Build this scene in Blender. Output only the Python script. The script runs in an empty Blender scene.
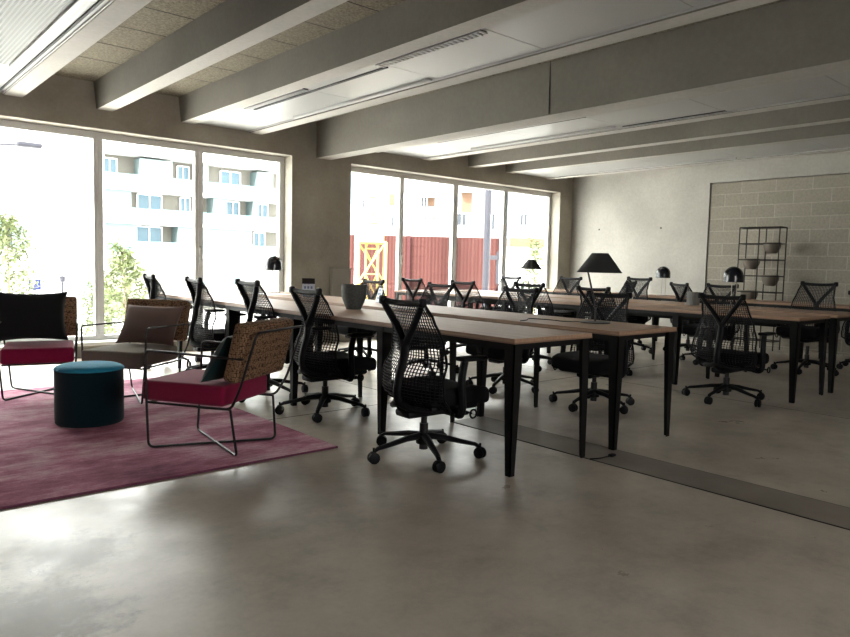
import bpy, bmesh, math, random
from mathutils import Vector, Matrix
random.seed(7)
SC = bpy.context.scene
COL = SC.collection
PI = math.pi

# ------------------------------------------------------------------ camera
YAW, PIT, ROL = math.radians(41.04422334), math.radians(4.4010126), math.radians(1.40082542)
CAM_H = 1.13
fw = Vector((math.sin(YAW)*math.cos(PIT), math.cos(YAW)*math.cos(PIT), -math.sin(PIT)))
rt = Vector((math.cos(YAW), -math.sin(YAW), 0)); up = rt.cross(fw)
r_ = rt*math.cos(ROL) + up*math.sin(ROL); u_ = -rt*math.sin(ROL) + up*math.cos(ROL)
cd = bpy.data.cameras.new('camera'); cam = bpy.data.objects.new('camera', cd); COL.objects.link(cam)
M = Matrix.Identity(4)
for i in range(3):
    M[i][0] = r_[i]; M[i][1] = u_[i]; M[i][2] = -fw[i]
M[2][3] = CAM_H
cam.matrix_world = M
cd.sensor_width = 36; cd.lens = 696.47*36/850; cd.clip_start = .05; cd.clip_end = 400
SC.camera = cam

# ------------------------------------------------------------------ world, exposure, large lights
SC.view_settings.view_transform = 'Standard'; SC.view_settings.look = 'None'
SC.view_settings.gamma = 1; SC.view_settings.use_curve_mapping = False
SC.view_settings.exposure = 2.75
w = bpy.data.worlds.new('overcast_sky'); SC.world = w; w.use_nodes = True
bg = w.node_tree.nodes['Background']; bg.inputs[0].default_value = (1, .985, .955, 1); bg.inputs[1].default_value = 3.0
sn = bpy.data.lights.new('sun', 'SUN'); sn.energy = 6; sn.angle = .15; sn.color = (1, .96, .9)
so = bpy.data.objects.new('sun', sn); COL.objects.link(so); so.rotation_euler = Vector((.72, .30, -.62)).to_track_quat('-Z', 'Y').to_euler()
SC.cycles.max_bounces = 10; SC.cycles.diffuse_bounces = 6; SC.cycles.transparent_max_bounces = 16
SC.cycles.use_denoising = True
def portal(x0, x1, y, z0, z1):
    l = bpy.data.lights.new('window_portal', 'AREA'); l.shape = 'RECTANGLE'
    l.size = x1-x0; l.size_y = z1-z0; l.cycles.is_portal = True
    o = bpy.data.objects.new('window_portal', l); COL.objects.link(o)
    o.location = ((x0+x1)/2, y, (z0+z1)/2); o.rotation_euler = (-PI/2, 0, 0)
for a, b in ((.1, 4.84), (5.8, 10.57)):
    portal(a, b, 8.67, .15, 2.55)
portal(.3, 3.1, -3.85, 1.0, 2.2)  # portal for the added fill opening behind the camera
COL.objects[-1].rotation_euler = (PI/2, 0, 0)

# ------------------------------------------------------------------ materials
def mat(name, col, rough=.6, metal=0, spec=.5):
    m = bpy.data.materials.new(name); m.use_nodes = True
    b = m.node_tree.nodes['Principled BSDF']
    b.inputs['Base Color'].default_value = (*col, 1); b.inputs['Roughness'].default_value = rough
    b.inputs['Metallic'].default_value = metal; b.inputs['Specular IOR Level'].default_value = spec
    return m
class N:
    def __init__(s, m): s.m = m; s.t = m.node_tree; s.b = s.t.nodes['Principled BSDF']
    def n(s, ty, **kw):
        o = s.t.nodes.new(ty)
        for k, v in kw.items():
            if k in o.inputs: o.inputs[k].default_value = v
            else: setattr(o, k, v)
        return o
    def l(s, a, b): s.t.links.new(a, b)
    def pos(s): return s.n('ShaderNodeNewGeometry').outputs['Position']
    def obj(s): return s.n('ShaderNodeTexCoord').outputs['Object']
    def noise(s, vec, scale, detail=4, rough=.55, sc3=None):
        if sc3:
            mp = s.n('ShaderNodeMapping'); mp.inputs['Scale'].default_value = sc3; s.l(vec, mp.inputs[0]); vec = mp.outputs[0]
        o = s.n('ShaderNodeTexNoise', Scale=scale, Detail=detail, Roughness=rough); s.l(vec, o.inputs['Vector']); return o.outputs['Fac']
    def ramp(s, fac, stops):
        o = s.n('ShaderNodeValToRGB'); e = o.color_ramp.elements
        while len(e) < len(stops): e.new(.5)
        for el, (p, c) in zip(e, stops): el.position = p; el.color = (*c, 1) if len(c) == 3 else c
        s.l(fac, o.inputs[0]); return o.outputs[0]
    def mul(s, a, b, f=1):
        o = s.n('ShaderNodeMixRGB', blend_type='MULTIPLY'); o.inputs[0].default_value = f; s.l(a, o.inputs[1]); s.l(b, o.inputs[2]); return o.outputs[0]
    def base(s, c): s.l(c, s.b.inputs['Base Color'])
    def rough(s, c): s.l(c, s.b.inputs['Roughness'])
    def bump(s, h, st=.2, d=.01):
        o = s.n('ShaderNodeBump', Strength=st, Distance=d); s.l(h, o.inputs['Height']); s.l(o.outputs[0], s.b.inputs['Normal'])
g3 = lambda v: (v, v, v)
def concrete(name, col, var=.25, scale=1.2):
    m = mat(name, col, .85, 0, .2); q = N(m); p = q.pos()
    a = q.ramp(q.noise(p, scale, 6), [(.3, [c*(1-var) for c in col]), (.7, [c*(1+var) for c in col])])
    b = q.ramp(q.noise(p, 26, 3), [(.3, g3(.9)), (.7, g3(1.0))])
    q.base(q.mul(a, b)); q.bump(q.noise(p, 40, 4), .12, .004); return m
MAT = {}
MAT['concrete'] = concrete('raw_concrete', (.31, .285, .24))
MAT['wall_light'] = concrete('pale_concrete', (.35, .335, .305), .16, .9)
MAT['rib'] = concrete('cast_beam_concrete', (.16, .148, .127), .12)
MAT['soffit'] = concrete('lit_soffit_concrete', (.42, .40, .37), .08)  # beam concrete made paler than its sides, painting in light from below
# polished floor
m = mat('polished_concrete', (.3, .28, .25), .3, 0, .5); q = N(m); p = q.pos()
a = q.ramp(q.noise(p, .55, 5, .55), [(.3, (.34, .295, .245)), (.5, (.45, .40, .34)), (.7, (.51, .46, .40))])
b = q.ramp(q.noise(p, 5, 5, .6), [(.2, g3(.86)), (.5, g3(1)), (.8, g3(1.05))])
c = q.ramp(q.noise(p, 45, 3, .6), [(.2, g3(.93)), (.7, g3(1.02))])
# broad cloudy trowel marks, and two old grimy stains near the camera
d = q.ramp(q.noise(p, 2.6, 9, .72), [(.32, g3(.72)), (.5, g3(1)), (.7, g3(1.16))])
col = q.mul(q.mul(q.mul(a, b), c), d)
sn_ = q.noise(p, 9, 8, .75)
for sx_, sy_, rr_ in ((.40, 2.36, .40), (.70, 2.84, .30)):
    vd = q.n('ShaderNodeVectorMath', operation='DISTANCE'); q.l(p, vd.inputs[0]); vd.inputs[1].default_value = (sx_, sy_, 0)
    ad = q.n('ShaderNodeMath', operation='MULTIPLY_ADD'); q.l(sn_, ad.inputs[0]); ad.inputs[1].default_value = .75; q.l(vd.outputs['Value'], ad.inputs[2])
    col = q.mul(col, q.ramp(ad.outputs[0], [(rr_+.17, (.42, .40, .37)), (rr_+.33, (1, 1, 1))]))
q.base(col); q.rough(q.ramp(q.noise(p, 2.4, 8, .7), [(.3, g3(.25)), (.7, g3(.46))]))
q.bump(q.noise(p, 3, 5), .05, .01)
MAT['floor'] = m
m = mat('duct_cover', (.16, .15, .135), .5); q = N(m); q.base(q.ramp(q.noise(q.pos(), 3, 6), [(.3, (.17, .145, .12)), (.7, (.25, .22, .185))])); MAT['duct'] = m
# block wall
m = mat('concrete_blocks', (.42, .38, .31), .9, 0, .15); q = N(m)
sp = q.n('ShaderNodeSeparateXYZ'); q.l(q.pos(), sp.inputs[0])
cb = q.n('ShaderNodeCombineXYZ')
mu = q.n('ShaderNodeMath', operation='MULTIPLY_ADD'); mu.inputs[1].default_value = -1; mu.inputs[2].default_value = 5.11+5.2; q.l(sp.outputs['Y'], mu.inputs[0])
mv = q.n('ShaderNodeMath', operation='ADD'); mv.inputs[1].default_value = -2.565+.195*20; q.l(sp.outputs['Z'], mv.inputs[0])
q.l(mu.outputs[0], cb.inputs[0]); q.l(mv.outputs[0], cb.inputs[1])
br = q.n('ShaderNodeTexBrick'); br.offset = .5; br.offset_frequency = 2; br.squash = 1
for k, v in (('Scale', 1), ('Mortar Size', .006), ('Mortar Smooth', .2), ('Brick Width', .52), ('Row Height', .195), ('Bias', 0)): br.inputs[k].default_value = v
br.inputs['Color1'].default_value = (.25, .228, .19, 1); br.inputs['Color2'].default_value = (.28, .256, .215, 1); br.inputs['Mortar'].default_value = (.36, .33, .285, 1)
q.l(cb.outputs[0], br.inputs['Vector'])
nz = q.ramp(q.noise(q.pos(), 30, 5, .7), [(.3, g3(.8)), (.65, g3(1.05))])
q.base(q.mul(br.outputs['Color'], nz)); q.bump(br.outputs['Fac'], -.5, .01); MAT['block'] = m
# acoustic slab panels between the ribs
m = mat('wood_wool_board', (.30, .26, .19), .95, 0, .1); q = N(m); p = q.pos()
a = q.ramp(q.noise(p, 45, 5, .8), [(.35, (.08, .068, .048)), (.5, (.165, .145, .11)), (.65, (.24, .215, .165))])
q.base(a); q.bump(q.noise(p, 70, 3), .4, .01); MAT['woodwool'] = m
MAT['panel'] = mat('white_metal_panel', (.30, .297, .29), .45, 0, .4)
MAT['dark_gap'] = mat('dark_gap', (.02, .02, .02), .8)
m = mat('perforated_metal', (.6, .6, .56), .5); q = N(m); p = q.obj()
vo = q.n('ShaderNodeTexVoronoi', Scale=34, Randomness=0); q.l(p, vo.inputs['Vector'])
q.base(q.ramp(vo.outputs['Distance'], [(.34, (.015, .015, .013)), (.42, (.2, .2, .185))])); q.b.inputs['Specular IOR Level'].default_value = .2; MAT['perf'] = m
MAT['alu'] = mat('grey_aluminium', (.55, .545, .53), .45, .1)
MAT['sill'] = mat('white_sill', (.7, .7, .68), .5)
MAT['black'] = mat('black_plastic', (.006, .006, .007), .5, 0, .14)
MAT['mesh'] = mat('black_elastomer', (.008, .008, .010), .5, 0, .14)
MAT['seatfab'] = mat('black_seat_fabric', (.008, .008, .009), .95, 0, .1)
MAT['blackmetal'] = mat('black_steel', (.012, .011, .012), .45, 0, .3)
MAT['legmetal'] = mat('black_table_steel', (.008, .008, .008), .5, 0, .16)
MAT['dome'] = mat('black_lacquer', (.015, .016, .02), .22)
MAT['shade'] = mat('black_paper_shade', (.02, .021, .02), .8)
MAT['stem'] = mat('brushed_stem', (.28, .25, .22), .35, .8)
# desk top
m = mat('oak_veneer', (.42, .29, .2), .5, 0, .35); q = N(m); p = q.obj()
a = q.ramp(q.noise(p, 6, 8, .65, (9, .6, 9)), [(.3, (.24, .145, .095)), (.5, (.33, .205, .135)), (.72, (.40, .26, .175))])
q.base(a); MAT['oak'] = m
m = mat('ply_edge', (.22, .13, .08), .5); MAT['edge'] = m
# rug
m = mat('worn_mauve_rug', (.35, .12, .19), .95, 0, .1); q = N(m); p = q.pos()
a = q.ramp(q.noise(p, 1.3, 7, .7, (1, 1.6, 1)), [(.34, (.25, .10, .15)), (.48, (.52, .22, .31)), (.6, (.72, .48, .55))])
b = q.ramp(q.noise(p, 14, 6, .75, (.5, 3, 1)), [(.35, (.72, .68, .7)), (.6, (1, 1, 1))])
c = q.ramp(q.noise(p, 90, 2), [(.3, g3(.85)), (.7, g3(1.05))])
q.base(q.mul(q.mul(a, b), c)); q.bump(q.noise(p, 120, 2), .3, .004); MAT['rug'] = m
MAT['rug_edge'] = mat('rug_binding', (.14, .035, .07), .9)
def fabric(name, col, v=.12, s=160):
    m = mat(name, col, .95, 0, .15); q = N(m); p = q.obj()
    q.base(q.ramp(q.noise(p, s, 2), [(.3, [c*(1-v) for c in col]), (.7, [c*(1+v) for c in col])]))
    q.b.inputs['Sheen Weight'].default_value = .15; q.bump(q.noise(p, s*1.5, 2), .2, .002); return m
MAT['pinkfab'] = fabric('raspberry_wool', (.21, .007, .042))
MAT['taupefab'] = fabric('taupe_wool', (.18, .15, .12))
MAT['mauveleather'] = fabric('brown_cushion_cotton', (.16, .105, .09), .06)
MAT['blackfab'] = fabric('black_velvet', (.012, .013, .013))
MAT['greenfab'] = fabric('dark_green_velvet', (.008, .025, .026))
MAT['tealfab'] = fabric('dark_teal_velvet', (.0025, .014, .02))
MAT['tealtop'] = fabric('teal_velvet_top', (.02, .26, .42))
m = mat('brown_woven_tweed', (.2, .12, .06), .95, 0, .1); q = N(m); p = q.obj()
vo = q.n('ShaderNodeTexVoronoi', Scale=85, Randomness=.6); q.l(p, vo.inputs['Vector'])
a = q.ramp(vo.outputs['Distance'], [(.2, (.27, .165, .095)), (.5, (.19, .11, .065)), (.7, (.05, .03, .02))])
q.base(a); q.bump(vo.outputs['Distance'], -.5, .006); MAT['tweed'] = m
m = mat('ribbed_grey_ceramic', (.14, .15, .14), .75); q = N(m); q.base(q.ramp(q.noise(q.obj(), 60, 4), [(.3, (.045, .05, .047)), (.7, (.085, .09, .085))])); MAT['greypot'] = m
m = mat('striped_ceramic', (.17, .17, .16), .7); q = N(m); MAT['cup'] = m
m = mat('taupe_ceramic', (.12, .10, .078), .6); MAT['clay'] = m
MAT['shelfmetal'] = mat('dark_rod_metal', (.015, .012, .01), .55, 0, .25)
MAT['paper'] = mat('pale_card', (.5, .56, .68), .6)
MAT['papermark'] = mat('card_print', (.12, .17, .3), .6)
MAT['greyboard'] = mat('grey_board', (.26, .24, .21), .7)
# exterior
MAT['screen'] = mat('pale_cyan_screen', (.085, .115, .118), .6, 0, .2); MAT['facade2'] = mat('greyish_render', (.105, .105, .11), .8); MAT['facade'] = mat('white_render', (.45, .45, .45), .8)
m = mat('pale_cladding', (.7, .69, .64), .8); q = N(m); wv = q.n('ShaderNodeTexWave', Scale=1.1); wv.bands_direction = 'X'; q.l(q.pos(), wv.inputs['Vector'])
q.base(q.ramp(wv.outputs['Fac'], [(.4, (.115, .112, .095)), (.6, (.15, .148, .135))])); MAT['clad'] = m
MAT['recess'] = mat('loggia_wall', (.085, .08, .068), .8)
MAT['winblue'] = mat('blue_window_glass', (.03, .07, .10), .3, 0, .3)
MAT['winframe'] = mat('white_window_frame', (.8, .8, .8), .6)
MAT['balglass'] = mat('pale_green_balustrade', (.08, .15, .16), .3); MAT['balglass'].node_tree.nodes['Principled BSDF'].inputs['Alpha']
MAT['balglass'].node_tree.nodes['Principled BSDF'].inputs['Alpha'].default_value = .55
m = mat('red_corrugated_sheet', (.40, .16, .13), .8, 0, .05); q = N(m); wv = q.n('ShaderNodeTexWave', Scale=2.2); q.l(q.obj(), wv.inputs['Vector'])
wv.bands_direction = 'X'; q.base(q.ramp(wv.outputs['Fac'], [(.3, (.028, .0105, .0095)), (.7, (.038, .015, .0135))])); MAT['redsheet'] = m
MAT['redlow'] = mat('faded_red_board', (.032, .012, .013), .8, 0, .05)
MAT['yellow'] = mat('crane_yellow', (.30, .21, .04), .6)
MAT['cranewhite'] = mat('crane_white', (.8, .8, .78), .5)
MAT['polegrey'] = mat('galvanised_pole', (.014, .014, .02), .5, 0, .2)
MAT['street'] = mat('pale_paving', (.6, .6, .58), .8)
MAT['lightblue'] = mat('light_blue_render', (.07, .10, .125), .8)
MAT['orange'] = mat('orange_panel', (.06, .028, .012), .8)
MAT['bwin'] = mat('dark_window_glass', (.008, .011, .016), .3, 0, .3)
m = mat('young_leaves', (.055, .07, .02), .6); MAT['leaf'] = m
MAT['bark'] = mat('thin_bark', (.13, .1, .07), .8)
MAT['signblue'] = mat('sign_blue', (.003, .005, .04), .5, 0, .2); MAT['signwhite'] = mat('sign_white', (.3, .3, .3), .5)
MAT['leafdark'] = mat('house_plant_leaves', (.09, .2, .05), .5)
# glass: clear with a fresnel reflection
m = bpy.data.materials.new('window_glass'); m.use_nodes = True; t = m.node_tree; t.nodes.remove(t.nodes['Principled BSDF'])
o = t.nodes['Material Output']; tr = t.nodes.new('ShaderNodeBsdfTransparent'); tr.inputs[0].default_value = (.93, .95, .94, 1)
gl = t.nodes.new('ShaderNodeBsdfGlossy'); gl.inputs['Roughness'].default_value = .02; lw = t.nodes.new('ShaderNodeLayerWeight'); pw = t.nodes.new('ShaderNodeMath'); pw.operation = 'POWER'; pw.inputs[1].default_value = 5; t.links.new(lw.outputs['Facing'], pw.inputs[0])
fr = t.nodes.new('ShaderNodeMath'); fr.operation = 'MULTIPLY_ADD'; fr.inputs[1].default_value = .7; fr.inputs[2].default_value = .03; t.links.new(pw.outputs[0], fr.inputs[0])
mx = t.nodes.new('ShaderNodeMixShader'); t.links.new(fr.outputs[0], mx.inputs[0]); t.links.new(tr.outputs[0], mx.inputs[1]); t.links.new(gl.outputs[0], mx.inputs[2]); t.links.new(mx.outputs[0], o.inputs[0])
MAT['glass'] = m

# ------------------------------------------------------------------ mesh builder
class MB:
    def __init__(s): s.v = []; s.f = []; s.s = []; s.mi = []; s.m = 0
    def add(s, vs, fs, smooth=False, mtx=None):
        k = len(s.v); s.v += [tuple(mtx @ Vector(v)) if mtx else tuple(v) for v in vs]
        for f in fs: s.f.append([i+k for i in f]); s.s.append(smooth); s.mi.append(s.m)
        return s
    def box(s, x0, x1, y0, y1, z0, z1, mtx=None):
        v = [(x, y, z) for z in (z0, z1) for x, y in ((x0, y0), (x1, y0), (x1, y1), (x0, y1))]
        return s.add(v, [(3, 2, 1, 0), (4, 5, 6, 7), (0, 1, 5, 4), (1, 2, 6, 5), (2, 3, 7, 6), (3, 0, 4, 7)], False, mtx)
    def rbox(s, x0, x1, y0, y1, z0, z1, r=.02, seg=3, mtx=None, fn=None, cuts=0):
        bm = bmesh.new(); bmesh.ops.create_cube(bm, size=1)
        for v in bm.verts:
            v.co = Vector(((x0+x1)/2+v.co.x*(x1-x0), (y0+y1)/2+v.co.y*(y1-y0), (z0+z1)/2+v.co.z*(z1-z0)))
        bmesh.ops.bevel(bm, geom=bm.edges[:]+bm.verts[:], offset=r, segments=seg, affect='EDGES', profile=.5)
        if cuts:
            for ax, a, b in ((0, x0, x1), (1, y0, y1)):
                for k in range(1, cuts):
                    no = Vector((0, 0, 0)); no[ax] = 1; co = Vector((0, 0, 0)); co[ax] = a+r+(b-a-2*r)*k/cuts
                    bmesh.ops.bisect_plane(bm, geom=bm.verts[:]+bm.edges[:]+bm.faces[:], plane_co=co, plane_no=no)
        bm.verts.index_update()
        vs = [fn(v.co) if fn else v.co.copy() for v in bm.verts]; fs = [[v.index for v in f.verts] for f in bm.faces]; bm.free()
        return s.add(vs, fs, True, mtx)
    def tube(s, pts, r, seg=8, closed=False, flat=1, smooth=True, caps=True):
        P = [Vector(p) for p in pts]; n = len(P); rr = r if isinstance(r, (list, tuple)) else [r]*n
        T = []
        for i in range(n):
            a = P[(i-1) % n] if (closed or i > 0) else P[i]; b = P[(i+1) % n] if (closed or i < n-1) else P[i]
            T.append((b-a).normalized())
        ref = Vector((0, 0, 1)) if abs(T[0].z) < .9 else Vector((1, 0, 0)); nn = (ref-T[0]*ref.dot(T[0])).normalized()
        vs = []
        for i in range(n):
            nn = (nn-T[i]*nn.dot(T[i])).normalized(); bb = T[i].cross(nn)
            for k in range(seg):
                a = 2*PI*(k+.5)/seg; vs.append(P[i]+(nn*math.cos(a)*flat+bb*math.sin(a))*rr[i])
        fs = []
        for i in range(n if closed else n-1):
            j = (i+1) % n
            for k in range(seg): l = (k+1) % seg; fs.append((i*seg+k, i*seg+l, j*seg+l, j*seg+k))
        if not closed and caps: fs.append(tuple(reversed(range(seg)))); fs.append(tuple(range((n-1)*seg, n*seg)))
        return s.add(vs, fs, smooth)
    def lathe(s, prof, seg=32, at=(0, 0, 0), mtx=None, rib=0, ribn=0):
        vs = []; fs = []; n = len(prof)
        for i in range(seg):
            a = 2*PI*i/seg; kk = 1+(rib*math.cos(ribn*a) if rib else 0)
            for r, z in prof: vs.append((at[0]+r*kk*math.cos(a), at[1]+r*kk*math.sin(a), at[2]+z))
        for i in range(seg):
            j = (i+1) % seg
            for k in range(n-1): fs.append((i*n+k, j*n+k, j*n+k+1, i*n+k+1))
        return s.add(vs, fs, True, mtx)
    def grid(s, fn, nu, nv, smooth=True, wrapu=False):
        vs = [fn(i/nu, j/nv) for i in range(nu if wrapu else nu+1) for j in range(nv+1)]; m = nv+1; fs = []
        for i in range(nu):
            a = (i+1) % nu if wrapu else i+1
            for j in range(nv): fs.append((i*m+j, a*m+j, a*m+j+1, i*m+j+1))
        return s.add(vs, fs, smooth)
    def mesh(s, name, mats):
        me = bpy.data.meshes.new(name); me.from_pydata(s.v, [], s.f)
        me.polygons.foreach_set('use_smooth', s.s); me.polygons.foreach_set('material_index', s.mi)
        for m in mats: me.materials.append(m)
        bm = bmesh.new(); bm.from_mesh(me); bmesh.ops.recalc_face_normals(bm, faces=bm.faces)
        bm.to_mesh(me); bm.free(); me.update(); return me
def build(name, mb, mats, parent=None, loc=(0, 0, 0), rz=0, sharp=40):
    if not isinstance(mats, (list, tuple)): mats = [mats]
    me = mb.mesh(name, [MAT[m] for m in mats])
    if any(mb.s): me.set_sharp_from_angle(angle=math.radians(sharp))
    o = bpy.data.objects.new(name, me); COL.objects.link(o); o.location = loc; o.rotation_euler = (0, 0, rz)
    if parent: o.parent = parent
    return o
def struct(name, mb, mats, parent=None, **k):
    o = build(name, mb, mats, parent, **k)
    if not parent: o['kind'] = 'structure'
    return o
def tag(o, label, cat, group=None, kind=None):
    if label: o['label'] = label
    if cat: o['category'] = cat
    if group: o['group'] = group
    if kind: o['kind'] = kind
    return o
def thing(name, label, cat, loc=(0, 0, 0), rz=0, group=None):
    o = bpy.data.objects.new(name, None); COL.objects.link(o); o.location = loc; o.rotation_euler = (0, 0, rz)
    o.empty_display_size = .1
    return tag(o, label, cat, group)
def copy_tree(o, parent=None):
    c = o.copy(); COL.objects.link(c); c.parent = parent
    for ch in o.children: copy_tree(ch, c)
    return c
def fillet(pts, rad=.03, n=5):
    P = [Vector(p) for p in pts]; out = [P[0]]
    for i in range(1, len(P)-1):
        a = P[i-1]-P[i]; b = P[i+1]-P[i]; r = min(rad, a.length*.45, b.length*.45)
        p0 = P[i]+a.normalized()*r; p1 = P[i]+b.normalized()*r
        for k in range(n+1):
            t = k/n; out.append(p0*(1-t)**2+P[i]*2*t*(1-t)+p1*t*t)
    return out+[P[-1]]

# ------------------------------------------------------------------ the room
XW, XE, YN, YS = -6.0, 10.95, 8.35, -3.5     # west wall, east (block) wall, window wall, back of the room
ZS = 3.05; T = .31
WIN = [(.1, 4.84), (5.8, 10.57)]; WZ0, WZ1 = .15, 2.55
struct('floor', MB().box(XW-.3, XE+.4, YS-.3, YN+T, -.2, 0), 'floor')
c = MB().box(XW-.3, XE+.4, YS-.3, YN+T, ZS, ZS+.2); struct('ceiling', c, 'woodwool')
mb = MB(); xs = XW-.3
for a, b in WIN: mb.box(xs, a, YN, YN+T, 0, ZS); mb.box(a, b, YN, YN+T, WZ1, ZS); mb.box(a, b, YN, YN+T, -.2, WZ0); xs = b
mb.box(xs, XE+.4, YN, YN+T, 0, ZS); struct('wall_north', mb, 'concrete')
struct('wall_west', MB().box(XW-.3, XW, YS-.3, YN, 0, ZS), 'concrete')
struct('wall_south', MB().box(XW, .3, YS-.3, YS, 0, ZS).box(3.1, XE+.4, YS-.3, YS, 0, ZS).box(.3, 3.1, YS-.3, YS, 0, 1.0).box(.3, 3.1, YS-.3, YS, 2.2, ZS), 'concrete')
wf = MB().box(.3, 3.1, YS-.2, YS-.12, 1.0, 1.07).box(.3, 3.1, YS-.2, YS-.12, 2.13, 2.2)
for k in range(3): xx = .3+2.73*k/2; wf.box(xx, xx+.07, YS-.2, YS-.12, 1.07, 2.13)
struct('window_3', wf, 'alu')  # unseen window added behind the camera to give fill light
mb = MB(); mb.box(XE, XE+.3, 5.62, YN, 0, ZS).box(XE, XE+.3, YS, 5.62, 2.565, ZS).box(XE+.29, XE+.4, YS, YN, 0, ZS)
we = struct('wall_east', mb, 'wall_light')
mb = MB()
for y in (7.72, 6.46):
    mt = Matrix.Translation((XE-.001, y, 1.86)) @ Matrix.Rotation(PI/2, 4, 'Y'); mb.lathe([(0, 0), (.016, 0), (.016, .004), (0, .004)], 12, mtx=mt)
build('tie_hole', mb, 'dark_gap', we)
struct('wall_east_block_infill', MB().box(XE+.02, XE+.28, YS, 5.605, 0, 2.553), 'block')
struct('trim_1', MB().box(XW, 5.7, YN-.02, YN, 0, .1).box(5.8, XE, YN-.02, YN, 0, .1), 'greyboard')
# duct cover running between the desks, with thin saw cut joints in the floor
struct('trim_2', MB().box(3.43, 3.74, -3, 3.62, 0, .004), 'duct')
mb = MB()
for x in (3.425, 3.745): mb.box(x-.004, x+.004, -3, 3.62, 0, .003)
mb.box(-2, 8, 4.41, 4.416, 0, .0015).box(3.745, 3.751, 3.62, 8.3, 0, .0015).box(6.1, 6.104, -3, 8.3, 0, .0012)
struct('trim_3', mb, 'dark_gap')

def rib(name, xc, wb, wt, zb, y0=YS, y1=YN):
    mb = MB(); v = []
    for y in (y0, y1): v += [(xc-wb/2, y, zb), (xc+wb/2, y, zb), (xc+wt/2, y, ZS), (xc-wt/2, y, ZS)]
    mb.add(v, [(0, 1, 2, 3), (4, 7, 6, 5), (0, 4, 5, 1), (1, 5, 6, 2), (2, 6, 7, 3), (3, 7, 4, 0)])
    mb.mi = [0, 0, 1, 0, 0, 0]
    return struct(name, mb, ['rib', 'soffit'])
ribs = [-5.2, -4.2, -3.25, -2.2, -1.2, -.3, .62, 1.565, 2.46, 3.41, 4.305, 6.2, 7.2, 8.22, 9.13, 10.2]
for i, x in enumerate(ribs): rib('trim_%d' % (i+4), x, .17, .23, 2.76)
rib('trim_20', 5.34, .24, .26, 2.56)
struct('trim_21', MB().box(5.2095, 5.222, 4.288, 4.296, 2.57, ZS), 'dark_gap')
# dark joints of the acoustic boards
mb = MB()
for k in range(-4, 15):
    y = -1.0+k*.6; 
    for a, b in ((1.69, 2.34), (2.58, 3.29), (4.42, 5.2), (5.48, 6.08), (7.32, 8.1), (8.34, 9.01)): mb.box(a, b, y-.003, y+.003, ZS-.003, ZS)
struct('trim_22', mb, 'dark_gap')

def ceiling_panel(label, x0, x1, y1, feats):
    t = thing('ceiling_panel', label, 'ceiling panel', (x0, 0, 2.765), 0)
    W = x1-x0; ys = [y1-1.2*k for k in range(0, 9)]
    f = MB()
    for a, b in zip(ys[:-1], ys[1:]): f.box(0, W, b+.003, a-.003, .012, .03)
    f.box(0, W, y1, YN-.001, .012, .03)
    f.box(.0, .012, -3, YN-.001, 0, .03).box(W-.012, W, -3, YN-.001, 0, .03)
    build('panel', f, 'panel', t)
    for kind, a, b, p, r in feats:
        if kind == 'slot': build('slot_diffuser', MB().box(a, b, p, r, .002, .0125), 'dark_gap', t)
        if kind == 'ridge': build('light_strip', MB().rbox(a, b, p, r, -.012, .014, .005, 2), 'panel', t)
        if kind == 'perf': build('perforated_sheet', MB().box(a, b, p, r, .004, .0125), 'perf', t)
        if kind == 'grille':
            g = MB(); g.box(a, b, p, r, .0015, .0125); g.m = 1
            n = int((r-p)/.05)
            for k in range(n+1): y = p+(r-p)*k/n; g.box(a, b, y-.011, y+.011, -.008, .0015)
            g.box(a, a+.006, p, r, -.008, .0015).box(b-.006, b, p, r, -.008, .0015)
            build('grille', g, ['dark_gap', 'panel'], t)
    return t
ceiling_panel('perforated white ceiling panel bay at the left edge above the lounge', .70, 1.48, 7.1,
              [('perf', .0, .58, -2.5, 7.08), ('ridge', .60, .66, -2.5, 7.08), ('slot', .715, .735, -2.5, 8.2)])
ceiling_panel('white metal ceiling panel with a long black slot and slatted grilles, nearest whole one', 3.50, 4.2, 7.12,
              [('slot', .13, .16, 4.75, 7.1), ('grille', 0.018, .085, 5.9, 7.1), ('grille', .018, .10, 3.55, 4.73), ('ridge', .62, .665, 4.76, 7.1)])
ceiling_panel('white metal ceiling panel bay beyond the deep dark beam', 6.29, 7.11, 7.12,
              [('slot', .02, .05, 4.7, 7.1), ('grille', .74, .79, 3.5, 4.7), ('ridge', .66, .70, 4.76, 7.1)])
ceiling_panel('white metal ceiling panel bay nearest the concrete block wall', 9.22, 10.11, 7.12,
              [('slot', .02, .035, 1.0, 7.1), ('ridge', .76, .80, 4.76, 7.1)])

# windows
def window(n, x0, x1, mull, handles):
    y0, y1 = 8.56, 8.63; f = MB(); zb, zt = .155, 2.545
    xin0, xin1 = x0+.0, x1
    f.box(x0, x1, y0, y1, zb, .22).box(x0, x1, y0, y1, 2.47, zt).box(x0, x0+.07, y0, y1, .22, 2.47).box(x1-.07, x1, y0, y1, .22, 2.47)
    for a, b in mull: f.box(a, b, y0, y1, .22, 2.47); f.box((a+b)/2-.012, (a+b)/2+.012, y0-.012, y0, .22, 2.47)
    o = struct('window_%d' % n, f, 'alu')
    ed = [x0+.07]+[v for m_ in mull for v in m_]+[x1-.07]
    for a, b in zip(ed[::2], ed[1::2]):
        build('pane', MB().box(a, b, 8.592, 8.598, .22, 2.47), 'glass', o)
    for hx in handles:
        h = MB(); h.box(hx-.012, hx+.012, y0-.02, y0, 1.16, 1.30).rbox(hx-.008, hx+.008, y0-.045, y0-.02, 1.12, 1.28, .005, 2); build('handle', h, 'greyboard', o)
    s = MB().box(x0, x1, YN+.0, y0, WZ0-.001, WZ0+.018); s.box(x0, x1, YN-.015, YN, WZ0-.02, WZ0+.018); build('window_sill', s, 'sill', o)
window(1, .1, 4.84, [(1.24, 1.34), (2.396, 2.495), (3.585, 3.689)], [3.64])
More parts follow.
